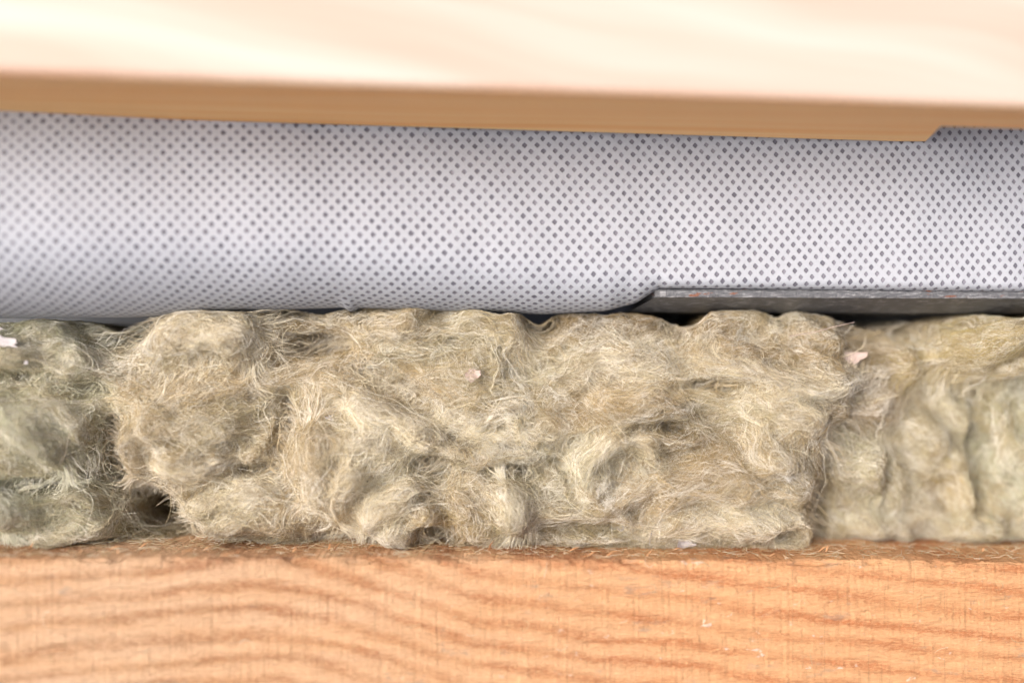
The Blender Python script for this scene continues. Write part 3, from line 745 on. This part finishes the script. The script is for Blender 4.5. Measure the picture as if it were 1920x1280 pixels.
T(m, [(1400, 800), (1440, 850), (1460, 890)], 36, 38, 'gold', 2, fuzz=1.3)
T(m, [(1425, 838), (1438, 828), (1448, 850), (1450, 878), (1436, 870), (1428, 845)], 4, 6, 'white', -25, fuzz=0.4)
T(m, [(1185, 935), (1270, 905), (1360, 895), (1450, 915)], 42, 44, 'tan', 2, fuzz=1.2)
T(m, [(1230, 985), (1320, 965), (1410, 975), (1500, 1000)], 30, 36, 'pale', -2, fuzz=1.3)
T(m, [(1400, 925), (1450, 915), (1505, 925)], 11, 14, 'white', -18)
T(m, [(1160, 945), (1172, 970), (1190, 990)], 17, 22, 'white', -5, fuzz=1.5)
T(m, [(1010, 1005), (1100, 1000), (1190, 1008)], 16, 22, 'green', 5)
T(m, [(1010, 945), (1080, 965), (1150, 955)], 22, 26, 'brown', 5)
T(m, [(945, 885), (965, 940), (960, 1012)], 34, 42, 'pale', -5, fuzz=1.6)
T(m, [(860, 890), (880, 950), (870, 1005)], 34, 34, 'tan', 8, fuzz=1.4)
T(m, [(860, 965), (900, 990), (960, 1010)], 24, 30, 'green', 2, fuzz=1.4)
T(m, [(820, 865), (770, 905), (720, 940), (700, 1000)], 40, 46, 'pale', -6, fuzz=1.4)
T(m, [(690, 1008), (740, 1000), (795, 1012)], 24, 34, 'white', -14, fuzz=1.4)
T(m, [(780, 930), (800, 970), (795, 1010)], 20, 30, 'gold', -2, fuzz=1.4)
T(m, [(655, 865), (652, 900), (634, 945), (636, 968), (652, 974), (662, 950), (656, 900)], 4.5, 6, 'white', -22, fuzz=0.5)
T(m, [(1140, 690), (1195, 665), (1240, 655), (1285, 690)], 15, 18, 'white', -8, fuzz=1.2)
l = b_left
T(l, [(0, 612), (60, 608), (130, 622), (175, 668)], 26, 36, 'green', 2)
T(l, [(90, 640), (140, 640), (168, 675), (175, 710)], 24, 30, 'pale', -2)
T(l, [(-40, 690), (30, 665), (90, 680)], 32, 36, 'tan', 2)
T(l, [(40, 720), (100, 740), (150, 800), (215, 850)], 26, 34, 'tan', 0)
T(l, [(-30, 770), (40, 770), (110, 830), (180, 890)], 42, 44, 'green', 0)
T(l, [(110, 690), (170, 690), (230, 700)], 18, 26, 'brown', 5)
T(l, [(150, 730), (190, 760), (222, 800)], 24, 28, 'gold', 8)
T(l, [(-40, 860), (20, 850), (90, 880), (130, 930)], 24, 34, 'gold', -4)
T(l, [(-40, 950), (0, 930), (40, 960), (60, 1010)], 44, 40, np.array([0.84, 0.88, 0.78]), -6, fuzz=0.6)
T(l, [(60, 1008), (130, 1002), (200, 985), (245, 945)], 22, 32, 'pale', -8, fuzz=1.4)
T(l, [(110, 900), (170, 930), (230, 925)], 24, 28, 'tan', 2)
r = b_right
T(r, [(1560, 620), (1640, 622), (1700, 680), (1730, 760)], 40, 44, 'tan', 2)
T(r, [(1560, 760), (1620, 770), (1660, 750)], 36, 40, 'brown', 2)
T(r, [(1720, 650), (1760, 720), (1800, 800), (1810, 840)], 26, 40, 'pale', 0)
T(r, [(1590, 850), (1640, 870), (1680, 900), (1690, 970)], 48, 46, 'green', 2)
T(r, [(1750, 860), (1800, 880), (1820, 960)], 44, 46, 'gold', 2)
T(r, [(1580, 960), (1640, 985), (1720, 990)], 34, 40, 'pale', 2)
T(r, [(1740, 985), (1800, 980), (1860, 985)], 26, 34, 'green', 0)
T(r, [(1790, 740), (1840, 770), (1870, 830)], 32, 36, 'gold', 2)
T(r, [(1700, 780), (1740, 820), (1730, 870)], 30, 36, 'tan', 2)
f = b_far
T(f, [(1905, 830), (1925, 890), (1930, 960)], 34, 40, 'green', -2)
T(f, [(1900, 980), (1940, 985), (1990, 990)], 26, 34, 'pale', -2)
T(f, [(1895, 760), (1930, 800), (1960, 850)], 30, 34, 'green', 2)
# the loose wad hanging down at the upper right
wad = empty('mineral_wool_wad', at(1830, 700, 80))
tag(wad, 'rolled yellowish wool wad drooping from the steel plate at upper right', 'mineral wool')
WADLIM = (700, 1115)
T(wad, [(1728, 672), (1800, 650), (1880, 625), (2000, 575)], 46, 58, 'gold', -70, fuzz=1.3)
T(wad, [(1750, 700), (1815, 700), (1890, 672), (2000, 640)], 24, 44, 'tan', -60, fuzz=1.3)
T(wad, [(1740, 660), (1790, 690), (1860, 690), (1960, 655)], 16, 22, 'gold', -85, fuzz=1.3)
T(wad, [(1820, 628), (1880, 604), (2010, 580)], 26, 36, 'pale', -75, fuzz=1.3)
# small stray wisps over the middle batt
for i in range(70):
    px = random.uniform(240, 1530); py = random.uniform(600, 1010)
    a = (float(fbm(np.array([(px-960)/190]), np.array([(640-py)/110]), 41, 3)[0])-0.5)*7+random.gauss(0, 0.4)
    Ls = random.uniform(25, 60); b = random.uniform(-0.7, 0.7); pts = []; x, y = px, py
    for s_ in range(5):
        pts.append((x, y)); x += math.cos(a)*Ls/3; y -= math.sin(a)*Ls/3*0.8; a += b/2
    T(m, pts, random.uniform(6, 16), random.uniform(2.5, 6), random.choice(['pale', 'pale', 'white', 'tan', 'gold', 'green']), fuzz=1.4, name='wool_wisp')

# set every tuft into the relief, then lay the fibres over it
for q in TUFTS: raise_tuft(q)
for (cx, cy, rx, ry, dn) in HOLES:
    f_ = (D+60)/D; r_ = ((GXX/f_+960-cx)/rx)**2+((640-GZZ/f_-cy)/ry)**2
    HC = HC+dn*np.exp(-r_**1.3)
HM = np.zeros_like(HC)
for (cx, cy, rx, ry, dn) in HOLES:
    HM = np.maximum(HM, (1.0 if dn > 450 else 0.55 if dn > 85 else 0.3)*np.exp(-(((GXX/f_+960-cx)/rx)**2+((640-GZZ/f_-cy)/ry)**2)**1.5))
HS = HC.copy()
for _ in range(6):
    HS[1:-1] = 0.25*HS[:-2]+0.5*HS[1:-1]+0.25*HS[2:]; HS[:, 1:-1] = 0.25*HS[:, :-2]+0.5*HS[:, 1:-1]+0.25*HS[:, 2:]
HB = HS.copy()
for _ in range(14):
    HB[1:-1] = 0.25*HB[:-2]+0.5*HB[1:-1]+0.25*HB[2:]; HB[:, 1:-1] = 0.25*HB[:, :-2]+0.5*HB[:, 1:-1]+0.25*HB[:, 2:]
GRX, GRZ = np.gradient(HB, GS)
for q in BATTS: finish_batt(q)
for q in TUFTS:
    lim = ([b_['lim'] for b_ in BATTS if b_['root'] is q['parent']]+[WADLIM])[0]
    finish_tuft(q, lim)

# ------------------------------------------------------------------ small things lying on the wool and the beam
Vs = []; Fs = []; n0 = 0
for Vb, F in bodies:
    Vs.append(Vb); Fs += [tuple(int(i)+n0 for i in q) for q in F]; n0 += len(Vb)
bvh = BVHTree.FromPolygons([tuple(v) for v in np.concatenate(Vs)], Fs)
def hit(px, py):
    o_ = Vector((0, -D, 0)); d_ = Vector(at(px, py, 0))-o_; d_.normalize()
    h, nrm, _, _ = bvh.ray_cast(o_, d_)
    if h is None: h = Vector(at(px, py, 60)); nrm = Vector((0, -1, 0))
    return h, nrm

def flake(name, pts, lift, mat, label, cat, curl=4, group=None, tiltx=0.0):
    """thin torn flake from its outline in pixels, lying on the wool, with thickness and a curl"""
    cx = sum(p[0] for p in pts)/len(pts); cy = sum(p[1] for p in pts)/len(pts)
    h, nrm = hit(cx, cy); y0 = h.y-lift-18
    outl = []
    N = len(pts)
    for i in range(N):
        p, q = np.array(pts[i]), np.array(pts[(i+1) % N])
        for t_ in (0, 0.33, 0.66):
            j = rng.normal(0, 1.5, 2) if t_ else 0
            outl.append(p+(q-p)*t_+j)
    rings = []
    for sc in (1.0, 0.6, 0.25):
        for o_ in outl:
            x, y = cx+(o_[0]-cx)*sc, cy+(o_[1]-cy)*sc
            d = y0+curl*(((x-cx)/14)**2-((y-cy)/11)**2*0.6)*-1+tiltx*(x-cx)+1.2*(vnoise(x/5, y/5)-0.5)
            rings.append(at(x, y, float(d)))
    n = len(outl); V = np.array(rings+[at(cx, cy, float(y0))])
    top = []
    for a_ in (0, 1):
        for i in range(n): top.append((a_*n+i, a_*n+(i+1) % n, (a_+1)*n+(i+1) % n, (a_+1)*n+i))
    for i in range(n): top.append((2*n+i, 2*n+(i+1) % n, 3*n))
    V2 = V+np.array([0, 1.6, 0]); m_ = len(V)
    F = top+[tuple(m_+k for k in f_[::-1]) for f_ in top]+[(i, m_+i, m_+(i+1) % n, (i+1) % n) for i in range(n)]
    o = mesh_obj(name, np.concatenate([V, V2]), F, mat, base=V[-1], smooth=False)
    return tag(o, label, cat, group)
flake('paper_scrap', [(871, 700), (878, 696), (884, 692), (898, 694), (902, 702), (893, 708), (886, 716), (878, 713), (873, 709)], 16, M_PAPER, 'small torn pinkish paper scrap on the wool at the centre', 'paper scrap')
flake('paper_scrap', [(1556, 664), (1590, 660), (1628, 660), (1620, 672), (1600, 684), (1566, 682)], 52, M_PAPER, 'long pointed pinkish paper scrap stuck to the wool below the steel plate', 'paper scrap', curl=1.5, tiltx=-0.25)
flake('paper_scrap', [(-30, 626), (0, 628), (26, 634), (34, 642), (24, 645), (34, 651), (8, 650), (-30, 646)], 30, M_WHITE, 'white ragged paper scrap at the left edge on the wool', 'paper scrap', curl=1)
flake('paper_scrap', [(-20, 612), (2, 614), (14, 620), (0, 624), (-20, 622)], 30, M_WHITE, 'tiny white paper scrap just above the ragged one at the left edge', 'paper scrap', curl=1)
flake('paper_flake', [(1272, 1012), (1282, 1008), (1298, 1016), (1306, 1022), (1286, 1026), (1270, 1026)], 22, M_WHITE, 'white curled paper flake where the wool meets the beam', 'paper flake', curl=8)
flake('paper_flake', [(551, 782), (555, 781), (558, 795), (554, 796)], 12, M_WHITE, 'tiny white sliver on the wool left of the knotted thread', 'paper flake', curl=1)
flake('paper_flake', [(44, 676), (52, 676), (52, 682), (45, 683)], 12, M_WHITE, 'pale speck of paper on the greenish wool at left', 'paper flake', curl=1)

def strand(name, pts, rad, mat, label, cat, lift=12, lifts=None):
    """thin round thread through pixel points, lying on the wool"""
    P = []
    for i, p in enumerate(pts):
        h, _ = hit(*p); P.append(h.y-lift-16)
    ym = np.median(P); P = np.array([at(p[0], p[1], ym+np.clip(q-ym, -12, 12)) for p, q in zip(pts, P)])
    L = np.concatenate([[0], np.cumsum(np.linalg.norm(np.diff(P, axis=0), axis=1))])
    q = np.linspace(0, L[-1], 60); C = np.stack([np.interp(q, L, P[:, k]) for k in range(3)], 1)
    for _ in range(4): C[1:-1] = 0.25*C[:-2]+0.5*C[1:-1]+0.25*C[2:]
    T_ = np.gradient(C, axis=0); T_ /= np.linalg.norm(T_, axis=1)[:, None]
    N_ = np.cross(T_, [0, -1, 0.01]); N_ /= np.linalg.norm(N_, axis=1)[:, None]+1e-9; B_ = np.cross(N_, T_)
    a = np.linspace(0, 2*np.pi, 6, endpoint=False)
    rr = rad*(0.75+0.5*rng.random(60))
    V = C[:, None]+rr[:, None, None]*(np.cos(a)[None, :, None]*N_[:, None]+np.sin(a)[None, :, None]*B_[:, None])
    F = [tuple(f_) for f_ in grid_faces(60, 6, wrap=True)]+[tuple(range(6))[::-1], tuple(range(59*6, 60*6))]
    o = mesh_obj(name, V.reshape(-1, 3), F, mat, base=C[30])
    return tag(o, label, cat)
strand('thread', [(606, 806), (608, 792), (604, 782), (618, 782), (628, 774), (633, 764), (626, 762), (618, 770), (612, 778), (600, 772), (612, 784), (622, 786)], 1.5, M_WHITE, 'knotted pinkish white thread in a loop on the wool', 'thread')
strand('stray_fibre', [(1480, 630), (1530, 622), (1565, 612), (1602, 604)], 0.55, M_PAPER, 'single long stiff fibre sticking out of the wool below the steel plate', 'fibre', lift=45)
strand('stray_fibre', [(1158, 990), (1163, 996), (1170, 990), (1166, 984)], 0.8, M_WHITE, 'small hooked white fibre above the beam at the middle', 'fibre', lift=22)
strand('stray_fibre', [(1218, 1022), (1219, 1008), (1224, 990)], 0.9, M_WHITE, 'short upright white fibre standing at the top of the beam', 'fibre', lift=22)

# dark dirt grains scattered through the wool
def grains():
    V = []; F = []
    spots = [(random.gauss(420, 90), random.gauss(690, 40)) for _ in range(34)]+[(random.uniform(540, 720), random.uniform(730, 960)) for _ in range(34)]
    spots += [(random.uniform(250, 1530), random.uniform(620, 1000)) for _ in range(90)]
    spots += [(random.gauss(271, 6), random.gauss(697, 4)) for _ in range(10)]+[(random.uniform(0, 230), random.uniform(640, 1000)) for _ in range(12)]
    for px, py in spots:
        h, _ = hit(px, py); c = at(px, py, h.y-random.uniform(12, 26)); s_ = random.choice([1.0, 1.2, 1.6, 2.3])
        b = len(V)
        for d in [(1, 0, 0), (-1, 0, 0), (0, 1, 0), (0, -1, 0), (0, 0, 1), (0, 0, -1)]:
            V.append(c+np.array(d)*s_*random.uniform(0.6, 1.3))
        for f_ in [(0, 2, 4), (2, 1, 4), (1, 3, 4), (3, 0, 4), (2, 0, 5), (1, 2, 5), (3, 1, 5), (0, 3, 5)]: F.append(tuple(b+k for k in f_))
    o = mesh_obj('dirt_grains', V, F, M_DIRT, base=V[0], smooth=False)
    tag(o, 'dark dirt grains caught in the wool', kind='stuff')
grains()

# splinters and shavings along the upper edge of the beam
def beam_top(px, back):
    y = -112+0.09*(px-960)+back; x = (px-960)*(D+y)/D
    return np.array([x, y, -391-0.0175*x])
for i in range(30):
    px = random.uniform(20, 1900) if i > 10 else random.uniform(200, 760)
    c = beam_top(px, random.uniform(6, 110)); L_ = random.uniform(8, 26); a = random.gauss(0, 0.7); e = random.uniform(0.0, 0.5) if i % 4 else random.uniform(0.6, 1.2)
    d = np.array([math.cos(a)*math.cos(e), math.sin(a)*math.cos(e), math.sin(e)]); w_ = random.uniform(0.8, 2.6)
    s_ = np.cross(d, [0, 0, 1]); s_ /= np.linalg.norm(s_); u_ = np.cross(s_, d)
    c = c+np.array([0, 0, 3.0])
    V = [c-d*L_/2+s_*w_, c-d*L_/2-s_*w_, c-d*L_/2+u_*1.4, c+s_*w_*1.2+u_*2, c-s_*w_*1.1+u_*1.5, c+u_*3.6, c+d*L_/2+u_*random.uniform(-1, 5)]
    V = [v+np.array([0, 0, max(0, math.sin(e)*L_/2)]) for v in V]
    F = [(0, 2, 1), (0, 3, 5, 2), (2, 5, 4, 1), (1, 4, 3, 0), (3, 6, 5), (5, 6, 4), (4, 6, 3)]
    o = mesh_obj('wood_splinter', V, F, M_SPL, base=c, smooth=False)
    tag(o, 'tiny fresh wood splinter lying on the top edge of the beam', 'wood splinter', 'splinters along the top edge of the beam')

# short fluff caught on the sawn top and face of the beam
def fluff():
    n = 1300; k = 5
    px = rng.uniform(-20, 1940, n); back = 190-186*rng.random(n)**1.8
    face = rng.random(n) < 0.03
    P0 = np.array([beam_top(a, b) for a, b in zip(px, back)])+np.array([0, 0, 2.5])
    P0[face, 1] = -112+0.09*P0[face, 0]-2; P0[face, 2] -= rng.uniform(5, 230, face.sum())
    a = rng.uniform(0, 2*np.pi, n); ln = rng.uniform(8, 34, n); t_ = np.linspace(0, 1, k)
    up = np.abs(rng.normal(0, 0.22, n)); bend = rng.normal(0, 1.2, n)
    P = np.zeros((n, k, 3))
    for i, s_ in enumerate(t_):
        aa = a+bend*s_
        P[:, i, 0] = P0[:, 0]+np.cos(aa)*ln*s_
        P[:, i, 1] = P0[:, 1]+np.where(face, -3*s_*np.abs(np.sin(aa)), np.sin(aa)*ln*s_)
        P[:, i, 2] = P0[:, 2]+np.where(face, np.sin(aa)*ln*s_, up*ln*s_)
    R = np.full((n, k), 0.42)*(1-0.6*t_)[None]
    tc = np.where(rng.random((n, 1)) < 0.6, TAN, PALE)*rng.uniform(0.8, 1.05, (n, 1))
    o = curves_obj('wool_fluff', P, R, tc, M_FIB, None)
    tag(o, 'fine wool fluff caught on the rough top of the beam', kind='stuff')
fluff()

# the whole assembly leans back with the slope; the camera already looks square on to it
bpy.context.view_layer.update()
for o in tops:
    o.matrix_world = ROT @ o.matrix_world
print('objects', len(bpy.data.objects))
